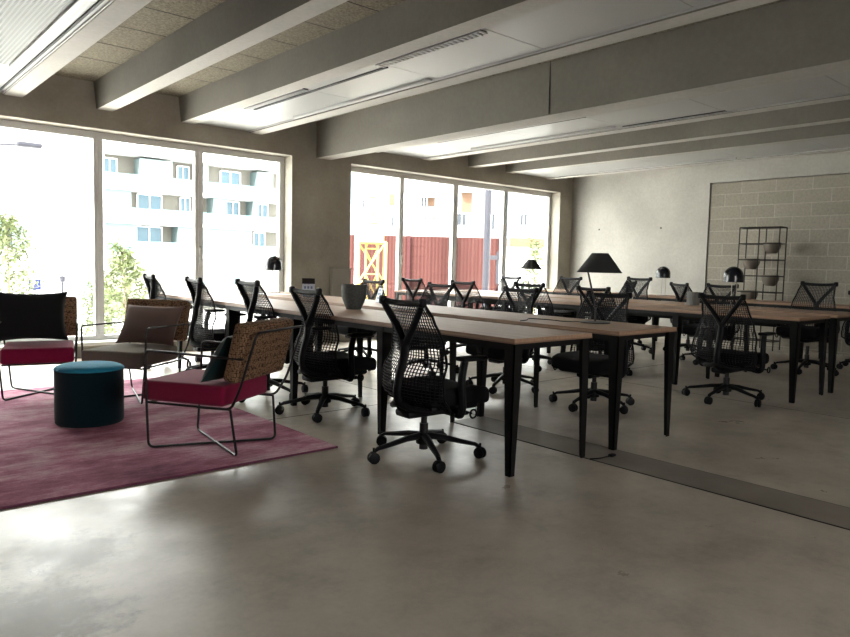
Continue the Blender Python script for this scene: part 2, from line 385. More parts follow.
window(2, 5.8, 10.57, [(6.872, 6.952), (8.018, 8.121), (9.249, 9.354)], [6.92])

# ------------------------------------------------------------------ rug
rx0, rx1, ry0, ry1 = -1.6, 2.36, 3.5, 6.55
ro = thing('area_rug', 'worn mauve pink rug under the lounge chairs on the polished concrete', 'rug', (0, 0, 0))
build('pile', MB().rbox(rx0, rx1, ry0, ry1, .001, .014, .005, 2), 'rug', ro)
build('binding', MB().tube([(rx0, ry0, .006), (rx1, ry0, .006), (rx1, ry1, .006), (rx0, ry1, .006)], .0065, 6, closed=True), 'rug_edge', ro)

# ------------------------------------------------------------------ benches
def leg_mb(x, y, sx, sy, z1=.70):
    # folded sheet: two tapering flanges that meet in a vertical outer corner
    t, b, g = .068, .037, .007; mb = MB()
    for fx_, fy_ in ((1, 0), (0, 1)):
        v = []
        for s_, z in ((b, 0), (t, .62), (t, z1)):
            dx, dy = (s_, g) if fx_ else (g, s_)
            v += [(x, y, z), (x+sx*dx, y, z), (x+sx*dx, y+sy*dy, z), (x, y+sy*dy, z)]
        f = [(0, 1, 2, 3), (8, 9, 10, 11)]
        for k in (0, 4):
            for q in range(4): j_ = (q+1) % 4; f.append((k+q, k+j_, k+4+j_, k+4+q))
        mb.add(v, f)
    return mb
def bench(label, x0, x1, y0, y1, rows, group=None):
    t = thing('bench_desk', label, 'desk', (x0, y0, 0), 0, group); W = x1-x0; L = y1-y0
    tp = MB(); tp.box(0, W, 0, L, .731, .75); to = build('desktop', tp, 'oak', t)
    build('edge_band', MB().box(-.001, W+.001, -.0015, L+.0015, .722, .7308), 'edge', to)
    fr = MB(); fr.box(.01, .045, .012, L-.012, .685, .7215).box(W-.045, W-.01, .012, L-.012, .685, .7215)
    for r in rows: fr.box(.045, W-.045, r-y0+.012, r-y0+.047, .685, .7215)
    build('frame', fr, 'legmetal', t)
    for i, r in enumerate(rows):
        sy = -1 if i == len(rows)-1 else 1; yy = r-y0+(.0 if sy == 1 else .068)
        if i == 0: yy = .008
        for x, sx in ((.008, 1), (W-.008, -1)):
            build('leg', leg_mb(x, yy, sx, sy, .7215), 'legmetal', t)
    return t
R1 = [2.47, 3.6, 4.74, 5.87, 7.0]
bench('long oak topped bench desk in the foreground, nearest the lounge chairs', 2.765, 3.45, 2.45, 7.72, R1)
bench('oak topped bench desk behind the nearest one, carrying the big tilted cone lamp', 3.70, 4.38, 2.43, 7.80, R1)
R2 = [2.42, 3.53, 4.7, 5.84, 6.98, 7.97]
bench('oak bench desk in the second row, the near one of its pair', 6.39, 7.10, 2.41, 8.04, R2)
bench('oak bench desk in the second row, the far one, holding the pale ribbed pot', 7.27, 7.98, 2.40, 8.04, R2)
bench('third row bench desk near the pale wall, holding the smallest dome lamp', 9.42, 10.12, 2.2, 5.98, [2.3, 3.5, 4.7, 5.9])
bench('short bench desk of the third row beside the far room corner', 9.42, 10.12, 6.62, 8.05, [6.65, 7.95])
for nm, x, y0, y1 in (('black cable tray slung under the gap of the front bench pair', 3.52, 3.0, 7.4), ('black cable tray slung under the gap of the second bench pair', 7.13, 2.9, 7.7)):
    t = MB(); t.box(x, x+.11, y0, y1, .60, .606).box(x, x+.006, y0, y1, .606, .66).box(x+.104, x+.11, y0, y1, .606, .66)
    for k in range(5):
        yy = y0+.2+(y1-y0-.4)*k/4; t.box(x-.09, x+.2, yy-.012, yy+.012, .675, .684); t.box(x+.05, x+.06, yy-.01, yy+.01, .606, .675)
    tag(build('cable_tray', t, 'legmetal'), nm, 'cable tray')

# ------------------------------------------------------------------ office chair
def pchair():
    t = thing('office_chair', '', 'chair')
    # base: hub and five arms, casters as sub-parts
    b = MB(); b.lathe([(0, .075), (.045, .08), (.05, .12), (.036, .145), (0, .145)], 16)
    for k in range(5):
        a = 2*PI*k/5; d = Vector((math.cos(a), math.sin(a), 0))
        pts = [d*.03+Vector((0, 0, .125)), d*.12+Vector((0, 0, .118)), d*.22+Vector((0, 0, .098)), d*.305+Vector((0, 0, .084)), d*.332+Vector((0, 0, .07)), d*.335+Vector((0, 0, .055))]
        b.tube(pts, [.026, .022, .018, .015, .013, .011], 8, flat=.8)
    base = build('base', b, 'black', t)
    cm = MB()
    cm.tube([(0, 0, .03), (0, 0, .058)], .007, 8)
    for s in (-1, 1):
        mt = Matrix.Translation((s*.013, 0, 0)) @ Matrix.Rotation(PI/2, 4, 'Y')
        cm.lathe([(0, -.010), (.024, -.011), (.033, -.007), (.033, .007), (.024, .011), (0, .010)], 16, mtx=mt)
    cm.rbox(-.016, .016, -.012, .018, .022, .036, .006, 2)
    cme = None
    for k in range(5):
        a = 2*PI*k/5
        if cme is None:
            c = build('caster', cm, 'black', base); cme = c
        else: c = cme.copy(); COL.objects.link(c); c.parent = base
        c.location = (math.cos(a)*.335, math.sin(a)*.335, .033); c.rotation_euler = (0, 0, 1.6+(k*.37-.7))
    g = MB(); g.lathe([(0, .045), (.026, .045), (.026, .20), (.018, .20), (.018, .30), (0, .30)], 16); build('gas_column', g, 'blackmetal', t)
    # seat
    def sf(c):
        y = c.y; z = c.z
        k = max(0, (y-.12)/.15); z -= .03*k*k; z += .012*(abs(c.x)/.24)**2
        wd = 1-.10*max(0, (-y-.05)/.2)-.10*max(0, (y-.1)/.16)
        return Vector((c.x*wd, y, z))
    s = MB(); s.rbox(-.25, .25, -.21, .245, .325, .425, .035, 4, fn=sf, cuts=6); build('seat', s, 'seatfab', t)
    u = MB(); u.rbox(-.19, .19, -.18, .18, .295, .338, .02, 2).rbox(-.07, .07, -.25, .10, .25, .30, .02, 2)
    u.rbox(-.24, .24, -.06, .06, .275, .30, .01, 2); build('tilt_mechanism', u, 'black', t)
    # back suspension
    HW = [(.0, .235), (.15, .29), (.35, .278), (.6, .238), (.8, .205), (1, .188)]
    YC = [(.0, -.19), (.14, -.275), (.30, -.265), (.5, -.205), (.7, -.20), (.85, -.225), (1, -.255)]
    def itp(tb, v):
        for (a, p), (b_, q_) in zip(tb, tb[1:]):
            if v <= b_:
                k = (v-a)/(b_-a); k = k*k*(3-2*k); return p+(q_-p)*k
        return tb[-1][1]
    def S(u, v):
        hw = itp(HW, v); z = .305+.615*v
        return Vector((u*hw, itp(YC, v)+.11*u*u*max(0, 1-v)**.7, z-.008*(1-u*u)*(v**3)))
    n = MB(); NR, NC = 34, 24
    for i in range(1, NR):
        v = i/NR; n.tube([S(-1+2*k/14, v+.012*math.sin(PI*k/14)*(1-v)) for k in range(15)], .0047, 4, flat=.6, smooth=False, caps=False)
    for j in range(1, NC):
        u0 = -1+2*j/NC
        n.tube([S(u0, k/16) for k in range(17)], .0040, 4, flat=.7, smooth=False, caps=False)
    build('back_mesh', n, 'mesh', t)
    f = MB()
    rim = [S(-1, k/16) for k in range(17)]
    f.tube(rim, .008, 6); f.tube([Vector((-p.x, p.y, p.z)) for p in rim], .008, 6)
    f.tube([S(-1+2*k/12, 1) for k in range(13)], .017, 8); f.tube([S(-1+2*k/12, 0) for k in range(13)], .012, 8)
    build('back_rim', f, 'black', t)
    y = MB()
    stem = [(0, -.10, .275), (0, -.20, .275), (0, -.26, .31), (0, -.29, .40), (0, -.27, .50), (0, -.24, .60), (0, -.235, .70)]
    y.tube(fillet(stem, .05, 4), .03, 10, flat=.7)
    for sg in (-1, 1):
        y.tube([(0, -.236, .66), (sg*.03, -.235, .715), (sg*.085, -.24, .79), (sg*.145, -.254, .865), (sg*.186, -.268, .925)], [.026, .026, .024, .023, .020], 8, flat=.75)
        y.tube([(0, -.27, .34), (sg*.08, -.25, .315), (sg*.16, -.18, .305), (sg*.215, -.08, .31)], [.024, .02, .018, .014], 8)
        y.rbox(sg*.186-.022, sg*.186+.022, -.282, -.245, .895, .948, .012, 2)
    build('back_tower', y, 'black', t)
    for sg in (-1, 1):
        a = MB()
        a.tube(fillet([(sg*.20, -.02, .29), (sg*.265, -.03, .285), (sg*.285, -.035, .33), (sg*.285, -.05, .50), (sg*.275, -.02, .595)], .04, 4), .023, 8)
        a.rbox(sg*.275-.04, sg*.275+.04, -.06, .13, .596, .622, .011, 3)
        build('armrest', a, 'black', t)
    l = MB(); l.tube([(.10, .02, .31), (.30, .02, .30)], .006, 8)
    l.tube([(.315+0, .02+.024*math.cos(k*PI/8), .30+.024*math.sin(k*PI/8)) for k in range(16)], .006, 6, closed=True)
    build('adjustment_lever', l, 'black', t)
    return t
chair0 = pchair(); used = False
GR = 'black mesh office chairs along the bench desks'
def place_chair(x, y, heading, lift, label, brot):
    global used
    o = chair0 if not used else copy_tree(chair0); used = True
    hr_ = math.radians(heading); o.location = (x+.08*math.sin(hr_), y-.08*math.cos(hr_), 0); o.rotation_euler = (0, 0, hr_); o['label'] = label; o['group'] = GR
    for ch in o.children:
        k = ch.name.split('.')[0]
        if k == 'base': ch.rotation_euler = (0, 0, math.radians(brot))
        elif k != 'gas_column': ch.location.z = lift; ch.location.y = .08
    return o
CH = [
 (2.75, 3.05, -92, 0, 'black mesh office chair in the foreground, nearest the camera, its back to us', 48),
 (2.93, 4.40, -90, 0, 'black mesh office chair left of the ribbed grey pot, its back to us', 30),
 (2.90, 5.24, -92, .03, 'black mesh office chair whose back rises just behind the raspberry chair with woven back', 10),
 (2.88, 6.27, -95, .02, 'black mesh office chair right behind the backrest of the taupe lounge chair', 60),
 (2.86, 7.36, -97, .02, 'leftmost black mesh office chair, alone against the bright second pane', 25),
 (4.72, 3.36, 96, 0, 'black mesh office chair facing us under the big tilted cone lamp', 20),
 (4.72, 4.35, 92, 0, 'black mesh office chair facing us directly right of the small cone lamp shade', 40),
 (4.74, 5.50, 90, 0, 'black mesh office chair facing us behind the front benches, left of the grey pole', 5),
 (4.74, 6.70, 90, 0, 'black mesh office chair beyond the benches, just behind the ribbed grey pot', 15),
 (6.12, 2.85, -90, 0.0, 'black mesh office chair in the right of the room, covering the pale ribbed pot', 56),
 (6.50, 4.45, -88, 0.0, 'black mesh office chair half hidden by the big tilted cone lamp', 12),
 (6.20, 5.10, -85, 0.02, 'black mesh office chair, its back to us, just below the small cone lamp', 22),
 (6.38, 6.33, -88, 0, 'black mesh office chair, back to us, before the middle mullion of the right window', 33),
 (6.48, 7.45, -88, 0, 'farthest left chair of the second row, black mesh, against the red hoarding', 44),
 (8.55, 3.15, 86, .10, 'black mesh office chair facing us at the far right, before the block wall', 30),
 (8.25, 4.15, 88, .04, 'black mesh office chair partly hidden behind the one that covers the pale pot', 18),
 (8.35, 5.40, 84, .09, 'black mesh office chair facing us, right of the big cone lamp shade', 52),
 (8.45, 6.62, 90, .06, 'black mesh office chair facing us in the corner, left of the big cone shade', 41),
 (8.32, 7.72, 90, .04, 'black mesh office chair facing us before the last mullion of the right window', 27),
 (9.18, 6.15, 12, .02, 'black mesh office chair seen edge on beneath the left rim of the big cone shade', 9),
 (9.02, 4.75, -118, .03, 'black mesh office chair turned sideways, right of the smallest dome lamp', 63),
 (9.56, 2.75, -95, .0, 'black mesh office chair cut off by the right edge of the photo', 14),
]
for c in CH: place_chair(*c)

# ------------------------------------------------------------------ lounge chairs
def pillow(mb, mtx, w, h, t, nu=24, pinch=.11):
    for sgn in (-1, 1):
        def fn(a, b, sgn=sgn):
            u = a*2-1; v = b*2-1
            e = max(0, (1-abs(u)**3)*(1-abs(v)**3))**.5
            k = 1-pinch*(1-abs(v)**2)*abs(u)**4 ; k2 = 1-pinch*(1-abs(u)**2)*abs(v)**4
            return mtx @ Vector((u*w/2*k, sgn*t/2*e, v*h/2*k2))
        mb.grid(fn, nu, nu)
    return mb
def lounge(label, x, y, rot, seatmat, back_label=None):
    t = thing('lounge_chair', label, 'armchair', (x, y, .014), math.radians(rot), 'wire framed lounge chairs on the mauve rug')
    s = MB(); s.rbox(-.25, .25, -.22, .33, .285, .405, .022, 4); build('seat', s, seatmat, t)
    bk = MB(); mt = Matrix.Translation((0, -.31, .60)) @ Matrix.Rotation(math.radians(14), 4, 'X')
    bk.rbox(-.28, .28, -.045, .045, -.17, .17, .025, 4, mtx=mt); build('backrest', bk, 'tweed', t)
    fz = .007
    f = MB()
    for sg in (1, -1):
        # arm, front leg, diagonal floor bar, opposite rear leg
        pts = [(sg*.275, -.36, .57), (sg*.275, .28, .585), (sg*.262, .285, .30), (sg*.24, .29, fz+(0 if sg == 1 else .0)), (-sg*.22, -.29, fz+(.0135 if sg == 1 else 0)*0), (-sg*.24, -.26, .275)]
        pts[3] = (sg*.24, .29, fz); pts[4] = (-sg*.22, -.29, fz)
        f.tube(fillet(pts, .035, 5), .0075, 8)
        f.tube(fillet([(sg*.24, -.26, .275), (sg*.24, .30, .275)], .02), .007, 8)
    f.tube(fillet([(-.25, -.05, .275), (-.25, -.27, .278), (-.27, -.34, .40), (-.27, -.445, .72), (.27, -.445, .72), (.27, -.34, .40), (.25, -.27, .278), (.25, -.05, .275)], .04, 5), .0075, 8)
    f.tube([(-.24, .28, .275), (.24, .28, .275)], .007, 8)
    build('wire_frame', f, 'blackmetal', t)
    return t
lounge('raspberry seated lounge chair in front with woven brown back turned to the camera', 1.79, 3.98, 32, 'pinkfab')
lounge('taupe seated lounge chair with a brown cushion behind the round pouf', 1.90, 5.72, 128.7, 'taupefab')
lounge('raspberry seated lounge chair with a black cushion at the left edge', 1.33, 6.28, 166, 'pinkfab')
def cushion(name, label, matk, x, y, rot, w, h, t, tilt, off, z, roll=0):
    mt = Matrix.Rotation(math.radians(tilt), 4, 'X') @ Matrix.Rotation(math.radians(roll), 4, 'Y')
    mb = pillow(MB(), mt, w, h, t)
    rz = math.radians(rot); d = Matrix.Rotation(rz, 3, 'Z') @ Vector(off)
    o = build(name, mb, matk, None, (x+d.x, y+d.y, z), rz)
    return tag(o, label, 'cushion')
cushion('cushion', 'plump black cushion leaning on the back of the left raspberry chair', 'blackfab', 1.30, 6.28, 166, .54, .42, .15, 16, (.03, -.16, 0), .63)
cushion('cushion', 'smooth brown cushion leaning on the back of the taupe lounge chair', 'mauveleather', 1.90, 5.72, 128.7, .52, .36, .13, 30, (-.04, -.15, 0), .585)
cushion('cushion', 'dark green cushion propped in the front raspberry lounge chair', 'greenfab', 1.79, 3.98, 32, .44, .32, .12, 32, (-.02, -.15, 0), .565)
# pouf
pf = thing('pouf', 'round dark teal velvet pouf with a lighter blue top on the mauve rug', 'pouf', (1.36, 5.01, .014))
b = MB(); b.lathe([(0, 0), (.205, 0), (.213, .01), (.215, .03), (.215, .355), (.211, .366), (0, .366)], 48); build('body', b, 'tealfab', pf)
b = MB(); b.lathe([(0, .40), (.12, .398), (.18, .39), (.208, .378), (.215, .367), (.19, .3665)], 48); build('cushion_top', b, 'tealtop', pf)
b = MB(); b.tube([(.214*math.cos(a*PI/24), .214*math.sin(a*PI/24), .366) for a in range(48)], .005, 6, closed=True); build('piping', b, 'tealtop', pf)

# ------------------------------------------------------------------ lamps
def cone_lamp(label, x, y, rz, side=1):
    t = thing('table_lamp', label, 'lamp', (x, y, .75), rz)
    build('base', MB().lathe([(0, 0), (.105, 0), (.105, .008), (0, .010)], 32), 'blackmetal', t)
    f = MB(); f.tube([(0, 0, .009), (0, 0, .12)], .006, 8); f.tube([(0, 0, .115), (-.072, 0, .385)], .0065, 8); f.tube([(-.072, 0, .385), (.0, 0, .42)], .004, 8)
    f.lathe([(0, .105), (.012, .108), (.012, .124), (0, .127)], 12); build('stem', f, 'blackmetal', t)
    s = MB(); s.lathe([(.158, .355), (.057, .492), (.0, .494), (.0, .488), (.054, .486), (.155, .356), (.158, .355)], 48, at=(.015, 0, 0)); build('lamp_shade', s, 'shade', t)
    return t
cr = -YAW
cone_lamp('big black cone shaded lamp with a tilted stem on the front benches', 4.14, 2.92, cr)
cone_lamp('black cone shaded lamp before the right window, the smaller looking one', 7.75, 6.62, cr)
def dome_lamp(label, x, y):
    t = thing('table_lamp', label, 'lamp', (x, y, .75), -YAW)
    build('base', MB().lathe([(0, 0), (.085, 0), (.085, .01), (0, .012)], 32), 'stem', t)
    f = MB(); f.tube([(-.012, 0, .01), (-.012, 0, .33)], .004, 8); f.tube([(.045, 0, .01), (.045, 0, .33)], .005, 8); build('stem', f, 'stem', t)
    s = MB(); pr = [(.108, .27), (.108, .33)]+[(.108*math.cos(a*PI/20), .33+.118*math.sin(a*PI/20)) for a in range(1, 11)]
    s.lathe(pr+[(.0, .443)]+[(.103*math.cos(a*PI/20), .33+.10*math.sin(a*PI/20)) for a in range(9, -1, -1)]+[(.103, .27), (.108, .27)], 40); build('lamp_shade', s, 'dome', t)
dome_lamp('black dome lamp at the far left end of the benches, against the left window', 4.16, 7.60)
dome_lamp('black dome lamp beside the rod plant stand, above a chair back', 7.80, 3.67)
dome_lamp('smallest looking black dome lamp, alone against the bare pale wall', 9.72, 5.66)

# ------------------------------------------------------------------ pots, cards, plants on the desks
pot = MB(); pot.lathe([(0, 0), (.062, 0), (.07, .02), (.098, .09), (.105, .15), (.103, .205), (.095, .205), (.096, .15), (.09, .1), (.05, .03), (0, .03)], 72, rib=.012, ribn=24)
tag(build('plant_pot', pot, 'greypot', None, (3.34, 4.74, .75)), 'ribbed dark grey pot standing on the nearest bench desk', 'pot')
cup = MB()
cup.lathe([(0, 0), (.064, 0), (.067, .01), (.067, .15), (.06, .15), (.06, .02), (0, .02)], 96, rib=.035, ribn=24)
tag(build('ribbed_pot', cup, 'cup', None, (7.45, 3.95, .75)), 'pale cylindrical pot with vertical ribs on the second row bench', 'pot')
def tent(label, x, y, rz, w, h):
    t = thing('card_stand', label, 'card', (x, y, .75), rz)
    m1 = MB(); m1.box(-w/2, w/2, -.002, .002, 0, h, Matrix.Translation((0, -.035, 0)) @ Matrix.Rotation(math.radians(-16), 4, 'X'))
    m1.m = 1
    for k in range(3):
        for j in range(3):
            if (j, k) != (2, 2): m1.box(-w*.34+j*w*.25, -w*.34+j*w*.25+w*.16, -.0035, -.002, h*.18+k*h*.24, h*.18+k*h*.24+h*.14, Matrix.Translation((0, -.035, 0)) @ Matrix.Rotation(math.radians(-16), 4, 'X'))
    build('front_card', m1, ['paper', 'papermark'], t)
    m2 = MB(); m2.box(-w/2, w/2, -.002, .002, 0, h, Matrix.Translation((0, .045, 0)) @ Matrix.Rotation(math.radians(16), 4, 'X')); build('rear_card', m2, 'blackmetal', t)
tent('pale blue printed card stand above the back of the second office chair', 4.08, 6.66, -.6, .14, .21)
tent('dark edged card stand just right of the ribbed grey pot', 4.20, 5.50, -1.9, .13, .17)
for k, (x, y, r) in enumerate(((3.85, 7.35, .2), (4.0, 7.2, .6))):
    tag(build('paper_sheet', MB().box(-.105, .105, -.15, .15, 0, .002), 'sill', None, (x, y, .7505), r), ('white sheet lying at the far left end of the benches', 'second white sheet, lying askew nearer than the first by the dome lamp')[k], 'paper')
# small plant under the small cone lamp
pl = thing('potted_plant', 'small leafy green plant beneath the far cone lamp', 'plant', (7.52, 6.55, .75))
build('pot', MB().lathe([(0, 0), (.03, 0), (.04, .06), (.036, .06), (.0, .05)], 20), 'clay', pl)
fo = MB()
for k in range(16):
    a = k*2.4; r = .03+.05*random.random(); h = .12+.12*random.random(); d = Vector((math.cos(a), math.sin(a), 0)); s_ = d.cross(Vector((0, 0, 1)))*.012
    b0 = Vector((0, 0, .05)); m_ = d*r*.6+Vector((0, 0, h*.7)); e_ = d*r*1.3+Vector((0, 0, h))
    fo.add([b0-s_*.3, b0+s_*.3, m_+s_, e_, m_-s_], [(0, 1, 2, 4), (4, 2, 3)])
build('foliage', fo, 'leafdark', pl)
# cables
tag(build('power_cable', MB().tube(fillet([(3.72, 3.25, .753), (3.83, 3.28, .753), (3.98, 3.4, .753), (4.02, 3.22, .753), (3.99, 3.08, .753), (4.12, 3.03, .753), (4.14, 2.99, .756)], .05), .0035, 6), 'black'), 'thin black lamp cable curling across the desk behind the tilted lamp', 'cable')
cb_ = thing('floor_cable', 'short black cable with a plug on the floor strip below the benches', 'cable', (0, 0, .005))
build('lead', MB().tube(fillet([(3.41, 2.40, .004), (3.47, 2.37, .004), (3.52, 2.37, .004), (3.56, 2.36, .006)], .03), .004, 6), 'black', cb_)
build('plug', MB().rbox(3.555, 3.60, 2.345, 2.375, .001, .016, .005, 2), 'black', cb_)
tag(build('hanging_cable', MB().tube(fillet([(3.80, 3.66, .68), (3.86, 3.72, .35), (3.84, 3.78, .12), (3.76, 3.7, .006)], .1), .003, 6), 'black'), 'thin cable hanging beside a bench leg behind the nearest office chair', 'cable')
# grey board between the windows
gb = MB(); gb.rbox(5.46, 5.77, 8.27, 8.347, 0, 1.04, .008, 2); gb.rbox(5.45, 5.78, 8.26, 8.348, 1.04, 1.06, .004, 2)
tag(build('wall_cabinet', gb, 'greyboard'), 'slim grey cabinet standing against the wall between the two windows', 'cabinet')

# ------------------------------------------------------------------ rod plant stand and bowls
sh = thing('plant_stand', 'dark metal rod plant stand in front of the block wall', 'shelf', (10.45, 4.86, 0))
f = MB(); R_ = .009; D = .24; Wd = .60; lev = [1.80-.238*k for k in range(8)]
for xx, ys in ((0, (0, -.29, -.58)), (D, (-.0, -.29, -.58))):
    for yy in ys: f.tube([(xx, yy, 0), (xx, yy, 1.80)], R_, 6)
for z in lev:
    for xx in (0, D): f.tube([(xx, 0, z), (xx, -.58, z)], R_, 6)
    for yy in (0, -.29, -.58): f.tube([(0, yy, z), (D, yy, z)], R_, 6)
build('rod_frame', f, 'shelfmetal', sh)
bowl = MB().lathe([(0, 0), (.06, 0), (.09, .03), (.115, .09), (.12, .16), (.112, .16), (.107, .09), (.075, .03), (0, .02)], 32)
b0 = None
for k, (yy, z, lb) in enumerate(((-.435, lev[1], 'topmost taupe bowl pot hanging in the rod plant stand'), (-.145, lev[2], 'taupe bowl pot second from the top, in the left column of the plant stand'),
                             (-.435, lev[3], 'taupe bowl pot third from the top, in the right column of the plant stand'), (-.145, lev[4], 'lowest taupe bowl pot in the left column of the plant stand'))):
    if b0 is None: o = build('bowl_pot', bowl, 'clay'); b0 = o
    else: o = b0.copy(); COL.objects.link(o)
    o.location = (10.45+D/2, 4.86+yy, z-.142); tag(o, lb, 'pot', 'bowl pots in the plant stand')

# ------------------------------------------------------------------ outside
GZ = -3.2
struct('ground', MB().box(-60, 120, -60, 140, GZ-.2, GZ), 'street')
def facade(name, label, x0, x1, y, z0, z1, wallm, floors, wins, depth=10, bal=True, clad_to=None, rz=0, pivot=None):
    t = thing(name, label, 'building', (x0, y, GZ), rz)
    W = x1-x0; H = z1-GZ
    wb = MB(); wb.box(0, W, 1.6, depth, 0, H); 
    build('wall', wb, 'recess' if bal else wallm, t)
    if bal:
        p = MB()
        for fz_ in floors: p.box(-.2, W+.2, 0, 1.6, fz_-GZ-.35, fz_-GZ)
        build('balcony_slab', p, wallm, t)
        if clad_to is not None:
            build('cladding', MB().box(0, W, .1, 1.6, 0, clad_to-GZ-.35), 'clad', t)
    for (a, b, c_, d_, kind) in wins:
        if kind == 'w':
            wm = MB(); wm.box(a, b, 1.5, 1.6, c_-GZ, d_-GZ); wo = build('window', wm, 'winblue' if bal else 'bwin', t)
            fm = MB(); m_ = (a+b)/2
            for q0, q1 in ((a-.08, a), (m_-.04, m_+.04), (b, b+.08)): fm.box(q0, q1, 1.42, 1.6, c_-GZ, d_-GZ+.08)
            fm.box(a-.08, b+.08, 1.42, 1.6, d_-GZ, d_-GZ+.08); build('window_frame', fm, 'winframe', wo)
        if kind == 's': build('screen_wall', MB().box(a, b, .2, 1.6, c_-GZ, d_-GZ), 'screen', t)
        if kind == 'g': build('balustrade', MB().box(a, b, .08, .12, c_-GZ, d_-GZ), 'balglass', t)
        if kind == 'b': build('balcony', MB().box(a, b, .2, 1.6, c_-GZ, c_-GZ+.2).box(a, b, .2, .26, c_-GZ+.2, d_-GZ), 'greyboard', t)
        if kind == 'o': build('colour_panel', MB().box(a, b, 1.45, 1.6, c_-GZ, d_-GZ), 'orange', t)
    return t
fl = [1.55, 4.2, 6.85, 9.7]
ws = []
def fx(px): return (19.7+(px-140)*.0837 if px < 198 else 26.7+(px-222)*.0955)-14
for k, (W_, S_) in enumerate((([(143, 167), (262, 273)], [(60, 138), (178, 196), (203, 253)]),
                              ([(144, 167), (187, 198), (234, 246), (265, 276)], [(60, 133), (215, 228), (254, 260)]),
                              ([(112, 124), (184, 195), (228, 247)], [(141, 173), (203, 210), (258, 275)]))):
    z = fl[k]
    for a, b in W_: ws.append((fx(a), fx(b), z, z+2.15, 'w'))
    for a, b in S_: ws.append((fx(a), fx(b), z, z+2.3, 's'))
    ws.append((0, 20, z, z+.95, 'g'))
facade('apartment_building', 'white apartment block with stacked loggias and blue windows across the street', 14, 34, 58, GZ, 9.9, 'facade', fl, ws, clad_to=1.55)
gb_ = [o for o in COL.objects if o.name == 'apartment_building'][0]
build('strip_window', MB().box(fx(205), fx(240), .04, .1, 2.2, 3.6), 'balglass', gb_)
facade('apartment_building', 'white overexposed block seen through the leftmost window pane', -14, 12.2, 40, GZ, 13, 'facade', [], [
    (19, 20.8, 3.9, 5.4, 'w'), (16.5, 18.5, 3.9, 5.4, 'w'), (19.0, 21.0, 1.5, 2.9, 's'), (21.4, 22.4, 1.5, 2.9, 's'), (24.8, 25.7, -1.2, .8, 's'), (19, 21, 6.7, 8.2, 'w')], bal=False)
# buildings beyond the right window, 75 m away
aw = math.radians(-41.4); BX, BY = 42.3, 63.4
def bw(lst, p0):
    out = []
    for a, b, yt, yb, k in lst:
        h_ = 250+((a+b)/2+181)*.0245
        out.append(((a-p0)/9.3, (b-p0)/9.3, 1.13+(h_-yb)*75/696, 1.13+(h_-yt)*75/696, k))
    return out
def far_block(label, p0, p1, z1, m_, lst):
    L0 = (p0-340)/9.3
    t = facade('apartment_building', label, 0, (p1-p0)/9.3-.1, 0, GZ, z1, m_, [], bw(lst, p0), bal=False, rz=aw)
    t.location = (BX+L0*math.cos(aw), BY+L0*math.sin(aw), GZ); return t
far_block('pale bluish block behind the crane mast', 335, 360, 15, 'lightblue', [(350, 354, 205, 212, 'w')])
far_block('white block with small balconies rising behind the red hoarding', 360, 507, 16, 'facade2', [
    (363, 368, 182, 192, 'w'), (364, 369, 198, 206, 'w'), (372, 376, 214, 224, 'w'), (391, 396, 193, 204, 'o'), (391, 396, 212, 225, 'w'), (407, 412, 192, 201, 'w'), (407, 411, 214, 222, 'w'),
    (421, 438, 192, 197, 'b'), (424, 429, 197, 205, 'w'), (431, 437, 197, 205, 'o'), (427, 440, 213, 217, 'b'), (431, 434, 217, 232, 'w'), (444, 448, 190, 206, 'w'),
    (465, 475, 192, 211, 'o'), (463, 476, 188, 192, 'b'), (461, 470, 213, 224, 'w'), (479, 483, 214, 224, 'w'), (492, 499, 213, 229, 'w')])
far_block('light blue rendered block at the right of the far window', 507, 537, 16, 'lightblue', [(517, 520, 215, 231, 'w'), (525, 532, 213, 224, 'w'), (524, 527, 228, 235, 'w')])
far_block('plain white block at the far right of the right window', 537, 575, 16, 'facade', [(556, 560, 213, 224, 'w')])
# red hoarding
hr = thing('site_hoarding', 'red corrugated site hoarding across the street', 'fence', (15.0, 23.9, GZ), math.radians(-42))
hb = MB(); L = 7.4; n = int(L/.11)
vs = []; fs = []
for i in range(n+1):
    x = L*i/n; d = .03 if i % 4 < 2 else 0; vs += [(x, -d, .75), (x, -d, 5.45)]
for i in range(n): fs.append((2*i, 2*i+2, 2*i+3, 2*i+1))
hb.add(vs, fs); hb.box(0, L, .01, .25, 0, 5.44); build('corrugated_sheet', hb, 'redsheet', hr)
build('lower_board', MB().box(0, L, -.12, .0, 0, 1.6).box(0, L, -.16, .0, 2.4, 2.5), 'redlow', hr)
for i in range(5): build('post', MB().box(L*i/4.1, L*i/4.1+.12, -.2, -.03, 0, 5.46), 'redlow', hr)
# low yellowish annex right of it
ax = thing('site_container', 'pale site container with an ochre top right of the red hoarding', 'container', (21.4, 19.4, GZ), math.radians(-42))
build('wall', MB().box(0, 7, 0, 2.4, 0, 5.15), 'facade', ax); build('roof_band', MB().box(0, 7, -.03, 2.4, 5.15, 5.52), 'orange', ax)
